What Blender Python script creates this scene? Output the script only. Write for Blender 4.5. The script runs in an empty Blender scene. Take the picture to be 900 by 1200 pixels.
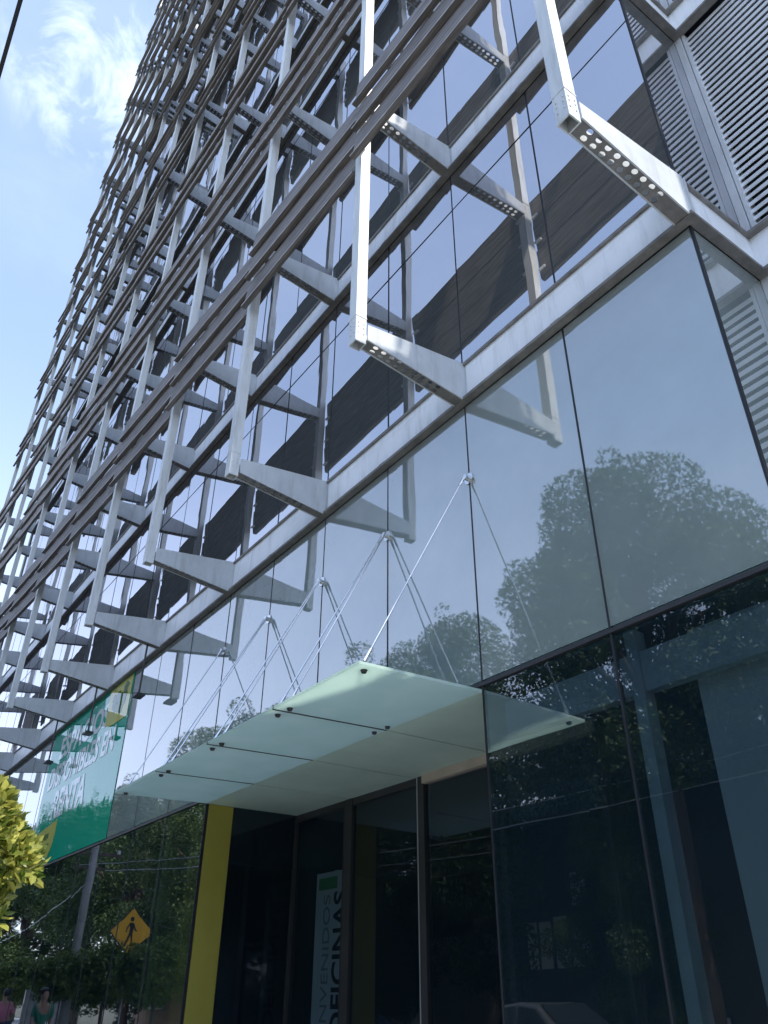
import bpy, bmesh, math, random
from mathutils import Vector, Matrix, Euler, noise
R = math.radians
rnd = random.Random(7)
SC = bpy.context.scene
COL = SC.collection

# ------------------------------------------------------------------ camera
CAM = Vector((0.0, -3.95, 1.6))
YAW, PITCH, ROLL, FPX = R(144.93), R(31.9), R(0.35), 915.0
fw = Vector((math.cos(PITCH) * math.cos(YAW), math.cos(PITCH) * math.sin(YAW), math.sin(PITCH)))
rt = fw.cross(Vector((0, 0, 1))).normalized()
up = rt.cross(fw)
rt2 = rt * math.cos(ROLL) + up * math.sin(ROLL)
up2 = up * math.cos(ROLL) - rt * math.sin(ROLL)
cam = bpy.data.cameras.new('camera')
cam.sensor_width = 36
cam.lens = 36 * FPX / 1200
cam.clip_start = 0.05
cam.clip_end = 3000
cam_o = bpy.data.objects.new('camera', cam)
COL.objects.link(cam_o)
m = Matrix((rt2, up2, -fw)).transposed().to_4x4()
m.translation = CAM
cam_o.matrix_world = m
SC.camera = cam_o

# ------------------------------------------------------------------ light
SUN_EL, SUN_AZ = R(57), R(14.5)          # azimuth counted from +x towards +y
w = bpy.data.worlds.new('World')
SC.world = w
w.use_nodes = True
nt = w.node_tree
nt.nodes.clear()
N = nt.nodes.new
sky = N('ShaderNodeTexSky')
sky.sky_type = 'NISHITA'
sky.sun_disc = False
sky.sun_elevation = SUN_EL
sky.sun_rotation = R(90) - SUN_AZ
sky.altitude = 2200
sky.air_density = 1.0
sky.dust_density = 2.2
sky.ozone_density = 1.2
tc = N('ShaderNodeTexCoord')
mp = N('ShaderNodeMapping')
mp.inputs['Scale'].default_value = (1.0, 1.0, 2.2)
n1 = N('ShaderNodeTexNoise')
n1.inputs['Scale'].default_value = 2.3
n1.inputs['Detail'].default_value = 9
n1.inputs['Roughness'].default_value = 0.58
n1.inputs['Distortion'].default_value = 0.35
cr = N('ShaderNodeValToRGB')
cr.color_ramp.elements[0].position = 0.50
cr.color_ramp.elements[0].color = (0, 0, 0, 1)
cr.color_ramp.elements[1].position = 0.80
cr.color_ramp.elements[1].color = (1, 1, 1, 1)
mul = N('ShaderNodeMath')
mul.operation = 'MULTIPLY'
mul.inputs[1].default_value = 0.07
wisp_dir = (rt2 * ((112 - 450) / FPX) - up2 * ((88 - 600) / FPX) + fw).normalized()   # one small bright wisp of cloud
dt = N('ShaderNodeVectorMath')
dt.operation = 'DOT_PRODUCT'
dt.inputs[1].default_value = wisp_dir
wr = N('ShaderNodeMapRange')
wr.inputs['From Min'].default_value = 0.9945
wr.inputs['From Max'].default_value = 0.9995
n2 = N('ShaderNodeTexNoise')
n2.inputs['Scale'].default_value = 14
n2.inputs['Detail'].default_value = 10
n2.inputs['Roughness'].default_value = 0.6
n2.inputs['Distortion'].default_value = 0.5
wn_ = N('ShaderNodeMapRange')
wn_.inputs['From Min'].default_value = 0.47
wn_.inputs['From Max'].default_value = 0.95
wm = N('ShaderNodeMath')
wm.operation = 'MULTIPLY'
wm.use_clamp = True
wadd = N('ShaderNodeMath')
wadd.operation = 'ADD'
wadd.use_clamp = True
mix = N('ShaderNodeMixRGB')
mix.inputs[2].default_value = (7.0, 7.3, 7.7, 1)
hz = N('ShaderNodeMixRGB')                        # thin even veil over the whole sky
hz.inputs[0].default_value = 0.16
hz.inputs[2].default_value = (4.3, 5.2, 6.6, 1)
bg = N('ShaderNodeBackground')
bg.inputs['Strength'].default_value = 0.135
out = N('ShaderNodeOutputWorld')
L = nt.links.new
L(tc.outputs['Generated'], mp.inputs['Vector'])
L(mp.outputs['Vector'], n1.inputs['Vector'])
L(n1.outputs['Fac'], cr.inputs['Fac'])
L(cr.outputs['Color'], mul.inputs[0])
L(sky.outputs['Color'], hz.inputs[1])
sep = N('ShaderNodeSeparateXYZ')
hr = N('ShaderNodeMapRange')
hr.interpolation_type = 'SMOOTHSTEP'
hr.inputs['From Min'].default_value = 0.0
hr.inputs['From Max'].default_value = 0.66
hr.inputs['To Min'].default_value = 0.50
hr.inputs['To Max'].default_value = 0.0
hz2 = N('ShaderNodeMixRGB')                       # pale haze thickening towards the horizon
hz2.inputs[2].default_value = (5.6, 5.7, 6.6, 1)
L(tc.outputs['Generated'], sep.inputs[0])
L(sep.outputs['Z'], hr.inputs['Value'])
L(hr.outputs['Result'], hz2.inputs[0])
L(hz.outputs['Color'], hz2.inputs[1])
L(hz2.outputs['Color'], mix.inputs[1])
L(tc.outputs['Generated'], dt.inputs[0])
L(dt.outputs['Value'], wr.inputs['Value'])
L(tc.outputs['Generated'], n2.inputs['Vector'])
L(n2.outputs['Fac'], wn_.inputs['Value'])
L(wr.outputs['Result'], wm.inputs[0])
wk = N('ShaderNodeMath')
wk.operation = 'MULTIPLY'
wk.inputs[1].default_value = 0.75
L(wn_.outputs['Result'], wk.inputs[0])
L(wk.outputs[0], wm.inputs[1])
L(mul.outputs['Value'], wadd.inputs[0])
L(wm.outputs['Value'], wadd.inputs[1])
L(wadd.outputs['Value'], mix.inputs[0])
L(mix.outputs['Color'], bg.inputs['Color'])
L(bg.outputs['Background'], out.inputs['Surface'])

sun = bpy.data.lights.new('sun', 'SUN')
sun.energy = 2.0
sun.angle = R(0.53)
sun.color = (1.0, 0.95, 0.87)
sun_o = bpy.data.objects.new('sun', sun)
COL.objects.link(sun_o)
sdir = Vector((math.cos(SUN_EL) * math.cos(SUN_AZ), math.cos(SUN_EL) * math.sin(SUN_AZ), math.sin(SUN_EL)))
sun_o.rotation_euler = sdir.to_track_quat('Z', 'Y').to_euler()
sun_o.location = sdir * 80

vs = SC.view_settings
vs.view_transform = 'Standard'
vs.look = 'None'
vs.exposure = 1.58
vs.gamma = 1
vs.use_curve_mapping = False
SC.render.engine = 'CYCLES'
cy = SC.cycles
cy.max_bounces = 12
cy.diffuse_bounces = 3
cy.glossy_bounces = 5
cy.transmission_bounces = 6
cy.transparent_max_bounces = 16
cy.use_denoising = True
cy.caustics_reflective = False
cy.caustics_refractive = False
cy.sample_clamp_indirect = 6

# ------------------------------------------------------------------ helpers
def project(p):
    q = Vector(p) - CAM
    d = q.dot(fw)
    if d < 0.05:
        return None
    return 450 + FPX * q.dot(rt2) / d, 600 - FPX * q.dot(up2) / d


def inview(pts, margin=260):
    """True when a point or its image in the glass front lies in (or near) the frame."""
    for p in pts:
        for s in (1, -1):
            q = project((p[0], p[1] * s, p[2]))
            if q and -margin < q[0] < 900 + margin and -margin < q[1] < 1200 + margin:
                return True
    return False


def size_in_view(c, area):
    d = (Vector(c) - CAM).length
    q = project(c)
    pen = 0 if q and -40 < q[0] < 940 and -40 < q[1] < 1240 else 1
    return area / (d * d) - pen * 100


def box(bm, x0, x1, y0, y1, z0, z1):
    v = [bm.verts.new(p) for p in ((x0, y0, z0), (x1, y0, z0), (x1, y1, z0), (x0, y1, z0),
                                   (x0, y0, z1), (x1, y0, z1), (x1, y1, z1), (x0, y1, z1))]
    for f in ((3, 2, 1, 0), (4, 5, 6, 7), (0, 1, 5, 4), (1, 2, 6, 5), (2, 3, 7, 6), (3, 0, 4, 7)):
        bm.faces.new([v[i] for i in f])
    return v


def hexa(bm, pts):
    v = [bm.verts.new(p) for p in pts]
    for f in ((3, 2, 1, 0), (4, 5, 6, 7), (0, 1, 5, 4), (1, 2, 6, 5), (2, 3, 7, 6), (3, 0, 4, 7)):
        bm.faces.new([v[i] for i in f])


def tube(bm, pts, radii, seg=8, cap=True):
    pts = [Vector(p) for p in pts]
    if not hasattr(radii, '__len__'):
        radii = [radii] * len(pts)
    rings = []
    ref = Vector((0, 0, 1))
    for i, p in enumerate(pts):
        t = (pts[min(i + 1, len(pts) - 1)] - pts[max(i - 1, 0)]).normalized()
        a = t.cross(ref if abs(t.dot(ref)) < 0.95 else Vector((1, 0, 0))).normalized()
        b = t.cross(a)
        rings.append([bm.verts.new(p + (a * math.cos(2 * math.pi * k / seg) + b * math.sin(2 * math.pi * k / seg)) * radii[i]) for k in range(seg)])
    for i in range(len(rings) - 1):
        for k in range(seg):
            bm.faces.new((rings[i][k], rings[i][(k + 1) % seg], rings[i + 1][(k + 1) % seg], rings[i + 1][k]))
    if cap:
        bm.faces.new(rings[0][::-1])
        bm.faces.new(rings[-1])


def prism_y(bm, poly, y0, y1):
    """poly of (x, z) extruded along y."""
    a = [bm.verts.new((x, y0, z)) for x, z in poly]
    b = [bm.verts.new((x, y1, z)) for x, z in poly]
    bm.faces.new(a)
    bm.faces.new(b[::-1])
    n = len(poly)
    for i in range(n):
        bm.faces.new((a[i], b[i], b[(i + 1) % n], a[(i + 1) % n]))


def mesh_of(name, bm, mat, smooth=False):
    bmesh.ops.recalc_face_normals(bm, faces=bm.faces)
    me = bpy.data.meshes.new(name)
    bm.to_mesh(me)
    bm.free()
    for mm in (mat if isinstance(mat, (list, tuple)) else [mat]):
        me.materials.append(mm)
    if smooth:
        for p in me.polygons:
            p.use_smooth = True
    return me


def link(name, me, parent=None, loc=None):
    o = bpy.data.objects.new(name, me)
    COL.objects.link(o)
    if loc is not None:
        o.location = loc
    if parent is not None:
        o.parent = parent
    return o


def obj(name, bm, mat, parent=None, loc=None, smooth=False):
    return link(name, mesh_of(name, bm, mat, smooth), parent, loc)


def part(name, bm, mat, parent, smooth=False):
    """bm is in world coordinates; parent is an Empty (unrotated): shift into its space."""
    p = parent.matrix_world.translation if False else Vector(parent.location)
    if parent.parent is not None:
        p = p + Vector(parent.parent.location)
    bmesh.ops.translate(bm, verts=bm.verts, vec=-p)
    return obj(name, bm, mat, parent, smooth=smooth)


def tag(o, label=None, cat=None, group=None, kind=None):
    if label:
        o['label'] = label
    if cat:
        o['category'] = cat
    if group:
        o['group'] = group
    if kind:
        o['kind'] = kind
    return o


def empty(name, loc, label, cat, group=None):
    o = bpy.data.objects.new(name, None)
    o.empty_display_size = 0.2
    COL.objects.link(o)
    o.location = loc
    return tag(o, label, cat, group)


def text_bm(body, size, bold=0.0, align='LEFT'):
    cu = bpy.data.curves.new('lettering', 'FONT')
    cu.body = body
    cu.size = size
    cu.offset = bold
    cu.align_x = align
    cu.extrude = 0.0015
    o = bpy.data.objects.new('lettering', cu)
    COL.objects.link(o)
    dg = bpy.context.evaluated_depsgraph_get()
    me = bpy.data.meshes.new_from_object(o.evaluated_get(dg))
    bm = bmesh.new()
    bm.from_mesh(me)
    bpy.data.objects.remove(o)
    bpy.data.curves.remove(cu)
    bpy.data.meshes.remove(me)
    return bm


# ------------------------------------------------------------------ materials
def new_mat(name):
    mt = bpy.data.materials.new(name)
    mt.use_nodes = True
    t = mt.node_tree
    t.nodes.clear()
    o = t.nodes.new('ShaderNodeOutputMaterial')
    return mt, t, o


def pmat(name, col, rough=0.6, metal=0.0, var=0.15, scale=3.0, stretch=(1, 1, 1), bump=0.0, bscale=40.0, spec=0.5, detail=6, grime=0.0):
    mt, t, o = new_mat(name)
    b = t.nodes.new('ShaderNodeBsdfPrincipled')
    b.inputs['Roughness'].default_value = rough
    b.inputs['Metallic'].default_value = metal
    b.inputs['Specular IOR Level'].default_value = spec
    g = t.nodes.new('ShaderNodeNewGeometry')
    mp_ = t.nodes.new('ShaderNodeMapping')
    mp_.inputs['Scale'].default_value = stretch
    n = t.nodes.new('ShaderNodeTexNoise')
    n.inputs['Scale'].default_value = scale
    n.inputs['Detail'].default_value = detail
    n.inputs['Roughness'].default_value = 0.65
    r = t.nodes.new('ShaderNodeMapRange')
    r.inputs['From Min'].default_value = 0.3
    r.inputs['From Max'].default_value = 0.7
    r.inputs['To Min'].default_value = 1 - var
    r.inputs['To Max'].default_value = 1 + var
    mx = t.nodes.new('ShaderNodeVectorMath')
    mx.operation = 'SCALE'
    mx.inputs[0].default_value = col
    l = t.links.new
    l(g.outputs['Position'], mp_.inputs['Vector'])
    l(mp_.outputs['Vector'], n.inputs['Vector'])
    l(n.outputs['Fac'], r.inputs['Value'])
    l(r.outputs['Result'], mx.inputs['Scale'])
    if grime:                                       # rust brown runs and blotches
        mg = t.nodes.new('ShaderNodeMapping')
        mg.inputs['Scale'].default_value = (9, 9, 1.1)
        ng = t.nodes.new('ShaderNodeTexNoise')
        ng.inputs['Scale'].default_value = 1.0
        ng.inputs['Detail'].default_value = 8
        ng.inputs['Roughness'].default_value = 0.72
        rg = t.nodes.new('ShaderNodeMapRange')
        rg.inputs['From Min'].default_value = 0.50
        rg.inputs['From Max'].default_value = 0.78
        rg.inputs['To Max'].default_value = grime
        xg = t.nodes.new('ShaderNodeMixRGB')
        xg.inputs[2].default_value = (0.17, 0.14, 0.115, 1)
        l(g.outputs['Position'], mg.inputs['Vector'])
        l(mg.outputs['Vector'], ng.inputs['Vector'])
        l(ng.outputs['Fac'], rg.inputs['Value'])
        l(rg.outputs['Result'], xg.inputs[0])
        l(mx.outputs['Vector'], xg.inputs[1])
        l(xg.outputs[0], b.inputs['Base Color'])
    else:
        l(mx.outputs['Vector'], b.inputs['Base Color'])
    if bump:
        n2 = t.nodes.new('ShaderNodeTexNoise')
        n2.inputs['Scale'].default_value = bscale
        n2.inputs['Detail'].default_value = 4
        bp = t.nodes.new('ShaderNodeBump')
        bp.inputs['Strength'].default_value = bump
        bp.inputs['Distance'].default_value = 0.01
        l(mp_.outputs['Vector'], n2.inputs['Vector'])
        l(n2.outputs['Fac'], bp.inputs['Height'])
        l(bp.outputs['Normal'], b.inputs['Normal'])
    l(b.outputs['BSDF'], o.inputs['Surface'])
    return mt


def glass(name, f0, refl, trans, film, film_fac, wob=0.0, power=5.0, rough=0.012):
    """Flat glazing: mirror coating (Schlick) on the outer face, tinted see-through body, dusty film."""
    mt, t, o = new_mat(name)
    l = t.links.new
    lw = t.nodes.new('ShaderNodeLayerWeight')
    lw.inputs['Blend'].default_value = 0.5
    pw = t.nodes.new('ShaderNodeMath'); pw.operation = 'POWER'; pw.inputs[1].default_value = power
    sc_ = t.nodes.new('ShaderNodeMath'); sc_.operation = 'MULTIPLY_ADD'
    sc_.inputs[1].default_value = 0.85 - f0
    sc_.inputs[2].default_value = f0
    geo = t.nodes.new('ShaderNodeNewGeometry')
    inv = t.nodes.new('ShaderNodeMath'); inv.operation = 'SUBTRACT'; inv.inputs[0].default_value = 1.0
    fm = t.nodes.new('ShaderNodeMath'); fm.operation = 'MULTIPLY'
    l(lw.outputs['Facing'], pw.inputs[0])
    l(pw.outputs[0], sc_.inputs[0])
    l(geo.outputs['Backfacing'], inv.inputs[1])
    l(sc_.outputs[0], fm.inputs[0])
    l(inv.outputs[0], fm.inputs[1])
    gl = t.nodes.new('ShaderNodeBsdfGlossy')
    gl.inputs['Color'].default_value = (*refl, 1)
    gl.inputs['Roughness'].default_value = rough
    if wob:
        nn = t.nodes.new('ShaderNodeTexNoise')
        nn.inputs['Scale'].default_value = 0.9
        nn.inputs['Detail'].default_value = 1.5
        bp = t.nodes.new('ShaderNodeBump')
        bp.inputs['Strength'].default_value = wob
        bp.inputs['Distance'].default_value = 0.01
        l(geo.outputs['Position'], nn.inputs['Vector'])
        l(nn.outputs['Fac'], bp.inputs['Height'])
        l(bp.outputs['Normal'], gl.inputs['Normal'])
    tr = t.nodes.new('ShaderNodeBsdfTransparent')
    tr.inputs['Color'].default_value = (*trans, 1)
    df = t.nodes.new('ShaderNodeBsdfDiffuse')
    df.inputs['Color'].default_value = (*film, 1)
    dn = t.nodes.new('ShaderNodeTexNoise')
    dn.inputs['Scale'].default_value = 1.7
    dn.inputs['Detail'].default_value = 5
    dr = t.nodes.new('ShaderNodeMapRange')
    dr.inputs['To Min'].default_value = film_fac * 0.75
    dr.inputs['To Max'].default_value = film_fac * 1.25
    l(geo.outputs['Position'], dn.inputs['Vector'])
    l(dn.outputs['Fac'], dr.inputs['Value'])
    fmm = t.nodes.new('ShaderNodeMath'); fmm.operation = 'MULTIPLY'
    l(dr.outputs['Result'], fmm.inputs[0])
    l(inv.outputs[0], fmm.inputs[1])
    m1 = t.nodes.new('ShaderNodeMixShader')
    l(fmm.outputs[0], m1.inputs[0])
    l(tr.outputs[0], m1.inputs[1])
    l(df.outputs[0], m1.inputs[2])
    m2 = t.nodes.new('ShaderNodeMixShader')
    l(fm.outputs[0], m2.inputs[0])
    l(m1.outputs[0], m2.inputs[1])
    l(gl.outputs[0], m2.inputs[2])
    l(m2.outputs[0], o.inputs['Surface'])
    return mt


def leafmat(name, c1, c2, transl=0.35, rough=0.5):
    mt, t, o = new_mat(name)
    l = t.links.new
    g = t.nodes.new('ShaderNodeNewGeometry')
    mx = t.nodes.new('ShaderNodeMixRGB')
    mx.inputs[1].default_value = (*c1, 1)
    mx.inputs[2].default_value = (*c2, 1)
    l(g.outputs['Random Per Island'], mx.inputs[0])
    b = t.nodes.new('ShaderNodeBsdfPrincipled')
    b.inputs['Roughness'].default_value = rough
    l(mx.outputs[0], b.inputs['Base Color'])
    tr = t.nodes.new('ShaderNodeBsdfTranslucent')
    l(mx.outputs[0], tr.inputs['Color'])
    ms = t.nodes.new('ShaderNodeMixShader')
    ms.inputs[0].default_value = transl
    l(b.outputs[0], ms.inputs[1])
    l(tr.outputs[0], ms.inputs[2])
    l(ms.outputs[0], o.inputs['Surface'])
    return mt


M = {}
M['white'] = pmat('white_paint', (0.89, 0.91, 0.92), 0.42, var=0.07, scale=2.2, stretch=(1, 1, 0.5), grime=0.35)
M['post'] = pmat('post_paint', (0.69, 0.71, 0.70), 0.45, var=0.10, scale=6, stretch=(1, 1, 0.25), grime=0.5)
M['bracket'] = pmat('bracket_paint', (0.58, 0.61, 0.62), 0.4, var=0.10, scale=3.5, grime=0.45)
M['flange'] = pmat('weathered_flange_shaded_plate', (0.20, 0.19, 0.175), 0.6, var=0.35, scale=7)
M['board'] = pmat('weathered_board', (0.185, 0.165, 0.152), 0.7, var=0.6, scale=5, stretch=(0.35, 6, 6), bump=0.25, bscale=25)
M['edge'] = pmat('worn_board_edge', (0.42, 0.39, 0.36), 0.6, var=0.5, scale=8)
M['dark'] = pmat('dark_metal', (0.035, 0.037, 0.04), 0.45, var=0.2)
M['joint'] = pmat('black_sealant', (0.012, 0.014, 0.018), 0.6, var=0.2)
M['alu'] = pmat('aluminium', (0.60, 0.63, 0.65), 0.35, 0.6, var=0.1, scale=5)
M['steel'] = pmat('stainless_steel', (0.65, 0.66, 0.66), 0.22, 1.0, var=0.08)
M['louver'] = pmat('louvre_paint', (0.72, 0.74, 0.75), 0.45, var=0.10, scale=2, grime=0.3)
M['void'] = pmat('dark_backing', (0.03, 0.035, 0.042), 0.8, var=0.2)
M['core'] = pmat('dark_interior', (0.04, 0.05, 0.06), 0.8, var=0.25, scale=0.6)
M['inwall'] = pmat('navy_interior', (0.018, 0.032, 0.05), 0.7, var=0.2, scale=0.5)
M['infloor'] = pmat('interior_floor_tile', (0.04, 0.045, 0.05), 0.3, var=0.2)
M['yellow'] = pmat('yellow_paint', (0.40, 0.35, 0.06), 0.5, var=0.06)
M['teal'] = pmat('grey_teal_panel', (0.40, 0.44, 0.44), 0.6, var=0.08, scale=1.2)
M['greycol'] = pmat('grey_column_paint', (0.34, 0.40, 0.41), 0.6, var=0.12)
M['soffit'] = pmat('soffit_glass', (0.52, 0.68, 0.58), 0.35, var=0.10, scale=1.5)
M['blinds'] = pmat('pale_teal_blind', (0.42, 0.53, 0.52), 0.8, var=0.05, scale=1)
M['olive'] = pmat('olive_paint', (0.30, 0.36, 0.14), 0.6, var=0.1)
M['header'] = pmat('pale_wood_header', (0.50, 0.42, 0.34), 0.5, var=0.15)
M['endwall'] = pmat('grey_render', (0.36, 0.36, 0.36), 0.85, var=0.1, scale=0.8)
M['glass_up'] = glass('coated_glass', 0.50, (0.94, 0.92, 0.95), (0.22, 0.30, 0.33), (0.48, 0.55, 0.56), 0.24, 0.30, 3.0)
M['glass_low'] = glass('spandrel_glass', 0.27, (0.94, 0.93, 0.94), (0.72, 0.86, 0.85), (0.47, 0.55, 0.53), 0.58, 0.30, 3.6, 0.022)
M['glass_door'] = glass('clear_dark_glass', 0.10, (0.94, 0.97, 1.0), (0.63, 0.70, 0.73), (0.10, 0.24, 0.34), 0.05, 0.22, 1.6)
M['glass_entry'] = glass('clear_entrance_glass', 0.06, (0.85, 0.92, 1.0), (0.72, 0.77, 0.80), (0.10, 0.22, 0.32), 0.05, 0.02, 5.0)


def vinyl(name, col):
    """Printed vinyl under a glossy clear laminate."""
    mt, t, o = new_mat(name)
    l = t.links.new
    lw = t.nodes.new('ShaderNodeLayerWeight')
    lw.inputs['Blend'].default_value = 0.5
    pw = t.nodes.new('ShaderNodeMath'); pw.operation = 'POWER'; pw.inputs[1].default_value = 4.0
    ma = t.nodes.new('ShaderNodeMath'); ma.operation = 'MULTIPLY_ADD'; ma.inputs[1].default_value = 0.38; ma.inputs[2].default_value = 0.11
    gl = t.nodes.new('ShaderNodeBsdfGlossy')
    gl.inputs['Roughness'].default_value = 0.02
    gl.inputs['Color'].default_value = (0.9, 0.93, 0.98, 1)
    df = t.nodes.new('ShaderNodeBsdfDiffuse')
    df.inputs['Color'].default_value = (*col, 1)
    ms = t.nodes.new('ShaderNodeMixShader')
    l(lw.outputs['Facing'], pw.inputs[0])
    l(pw.outputs[0], ma.inputs[0])
    l(ma.outputs[0], ms.inputs[0])
    l(df.outputs[0], ms.inputs[1])
    l(gl.outputs[0], ms.inputs[2])
    l(ms.outputs[0], o.inputs[0])
    return mt


M['banner_green'] = vinyl('green_vinyl', (0.008, 0.42, 0.25))
M['banner_white'] = vinyl('white_vinyl', (0.85, 0.88, 0.86))
M['banner_yellow'] = vinyl('yellow_vinyl', (0.66, 0.62, 0.16))
M['ink'] = pmat('dark_ink', (0.02, 0.05, 0.04), 0.6, var=0.1)
M['greyink'] = pmat('grey_ink', (0.18, 0.22, 0.22), 0.6, var=0.1)
M['bannergrey'] = pmat('pale_grey_vinyl', (0.38, 0.44, 0.44), 0.6, var=0.05)
M['tagink'] = vinyl('tag_print', (0.12, 0.20, 0.06))
M['concrete'] = pmat('concrete', (0.34, 0.33, 0.31), 0.85, var=0.18, scale=2.5, bump=0.2)
M['asphalt'] = pmat('asphalt', (0.10, 0.10, 0.102), 0.85, var=0.25, scale=4, bump=0.3, bscale=120)
M['paving'] = pmat('paving', (0.46, 0.475, 0.48), 0.85, var=0.2, scale=3)
M['soil'] = pmat('soil', (0.07, 0.07, 0.05), 0.95, var=0.3, scale=1.0)
M['roadpaint'] = pmat('road_paint', (0.75, 0.73, 0.65), 0.7, var=0.2, scale=9)
M['bark'] = pmat('bark', (0.13, 0.10, 0.08), 0.9, var=0.35, scale=6, stretch=(1, 1, 0.3), bump=0.5)
M['leaf'] = leafmat('tree_leaf', (0.030, 0.065, 0.018), (0.085, 0.14, 0.04))
M['leaf2'] = leafmat('tree_leaf_light', (0.045, 0.085, 0.02), (0.12, 0.17, 0.05))
M['topiary'] = leafmat('clipped_leaf', (0.07, 0.13, 0.025), (0.20, 0.25, 0.05))
M['ficus'] = leafmat('glossy_leaf', (0.05, 0.11, 0.015), (0.56, 0.54, 0.12), 0.4, 0.35)
M['rubber'] = pmat('rubber', (0.02, 0.02, 0.02), 0.8)
M['cable'] = pmat('black_cable', (0.012, 0.012, 0.013), 0.6)
M['signyellow'] = pmat('sign_yellow', (0.90, 0.46, 0.02), 0.5, var=0.04)
M['black'] = pmat('black_paint', (0.012, 0.012, 0.012), 0.5)


def car_glass_mat():
    mt, t, o = new_mat('car_window')
    b = t.nodes.new('ShaderNodeBsdfPrincipled')
    b.inputs['Base Color'].default_value = (0.02, 0.025, 0.03, 1)
    b.inputs['Roughness'].default_value = 0.05
    t.links.new(b.outputs[0], o.inputs[0])
    return mt


M['carglass'] = car_glass_mat()


def frosted():
    mt, t, o = new_mat('frosted_glass')
    l = t.links.new
    g = t.nodes.new('ShaderNodeNewGeometry')
    n = t.nodes.new('ShaderNodeTexNoise')
    n.inputs['Scale'].default_value = 3.0
    n.inputs['Detail'].default_value = 7
    mx = t.nodes.new('ShaderNodeMixRGB')
    mx.inputs[1].default_value = (0.64, 0.79, 0.72, 1)
    mx.inputs[2].default_value = (0.81, 0.91, 0.85, 1)
    l(g.outputs['Position'], n.inputs['Vector'])
    l(n.outputs['Fac'], mx.inputs[0])
    tr = t.nodes.new('ShaderNodeBsdfTranslucent')
    df = t.nodes.new('ShaderNodeBsdfDiffuse')
    l(mx.outputs[0], tr.inputs['Color'])
    l(mx.outputs[0], df.inputs['Color'])
    gl = t.nodes.new('ShaderNodeBsdfGlossy')
    gl.inputs['Roughness'].default_value = 0.08
    m1 = t.nodes.new('ShaderNodeMixShader')
    m1.inputs[0].default_value = 0.35
    l(tr.outputs[0], m1.inputs[1])
    l(df.outputs[0], m1.inputs[2])
    m2 = t.nodes.new('ShaderNodeMixShader')
    m2.inputs[0].default_value = 0.07
    l(m1.outputs[0], m2.inputs[1])
    l(gl.outputs[0], m2.inputs[2])
    l(m2.outputs[0], o.inputs[0])
    return mt


M['frosted'] = frosted()

# ------------------------------------------------------------------ setting: ground, road, pavements
bm = bmesh.new()
box(bm, -900, 900, -900, 900, -0.6, -0.17)
tag(obj('ground', bm, M['soil']), 'bare ground around the street', kind='structure')
bm = bmesh.new()
box(bm, -260, 160, -10.6, -4.5, -0.165, -0.13)
tag(obj('road', bm, M['asphalt']), 'dark asphalt road along the pavement', kind='structure')
bm = bmesh.new()
for k in range(-40, 26):
    box(bm, k * 6, k * 6 + 2.4, -7.61, -7.49, -0.129, -0.125)
tag(obj('road_markings', bm, M['roadpaint']), 'white dashes along the road', kind='structure')
bm = bmesh.new()
box(bm, -260, 160, -4.5, 14, -0.16, -0.002)
tag(obj('pavement', bm, M['paving']), 'grey paved footway in front of the office front', kind='structure')
bm = bmesh.new()
box(bm, -260, 160, -4.62, -4.5, -0.16, 0.004)
box(bm, -260, 160, -10.6, -10.48, -0.16, 0.004)
tag(obj('kerb', bm, M['concrete']), 'pale concrete kerb', kind='structure')
bm = bmesh.new()
box(bm, -260, 160, -16, -10.6, -0.16, -0.004)
tag(obj('far_pavement', bm, M['paving']), 'grey footway across the street', kind='structure')

# ------------------------------------------------------------------ the office building
XC, BAY, NB = -1.775, 2.52, 11
XL = XC - BAY * NB
ZB, FH, BH, NF = 6.39, 3.52, 0.47, 16
TR = 3.65
ZTOP = ZB + FH * NF + 0.5
XR = 2.3                                  # right end of the set-back wing
YW = 0.95                                 # wing plane
bld = empty('office_building', (XC, 0, 0),
            'tall glass office building with white outrigger brackets and rows of brown slatted sunshades', 'office building')


def X(k):
    return XC - BAY * k


def spread(name, items, limit=100):
    """items: (score, mesh or bm, mat, loc). The largest become parts, the rest one part tagged stuff."""
    items = sorted(items, key=lambda i: -i[0])
    for s, me, loc in items[:limit]:
        link(name, me, bld, Vector(loc) - Vector(bld.location))
    rest = items[limit:]
    if rest:
        bm = bmesh.new()
        for s, me, loc in rest:
            n0 = len(bm.verts)
            bm.from_mesh(me)
            bm.verts.ensure_lookup_table()
            bmesh.ops.translate(bm, verts=bm.verts[n0:], vec=Vector(loc) - Vector(bld.location))
        o = link(name, mesh_of(name, bm, [mm for mm in rest[0][1].materials]), bld)
        o['kind'] = 'stuff'


# --- floors
def zband(f):
    return ZB + FH * f


# upper panes (half bay wide), each level
def pane_mesh(wd, z0, z1, mat, seed):
    r_ = random.Random(seed)
    bm = bmesh.new()
    g = 0.006
    j = [r_.uniform(-0.0022, 0.0022) for _ in range(4)]
    hexa(bm, [(g, j[0], z0), (wd - g, j[1], z0), (wd - g, 0.014, z0), (g, 0.014, z0),
              (g, j[2], z1), (wd - g, j[3], z1), (wd - g, 0.014, z1), (g, 0.014, z1)])
    return mesh_of('window_pane', bm, mat)


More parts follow.
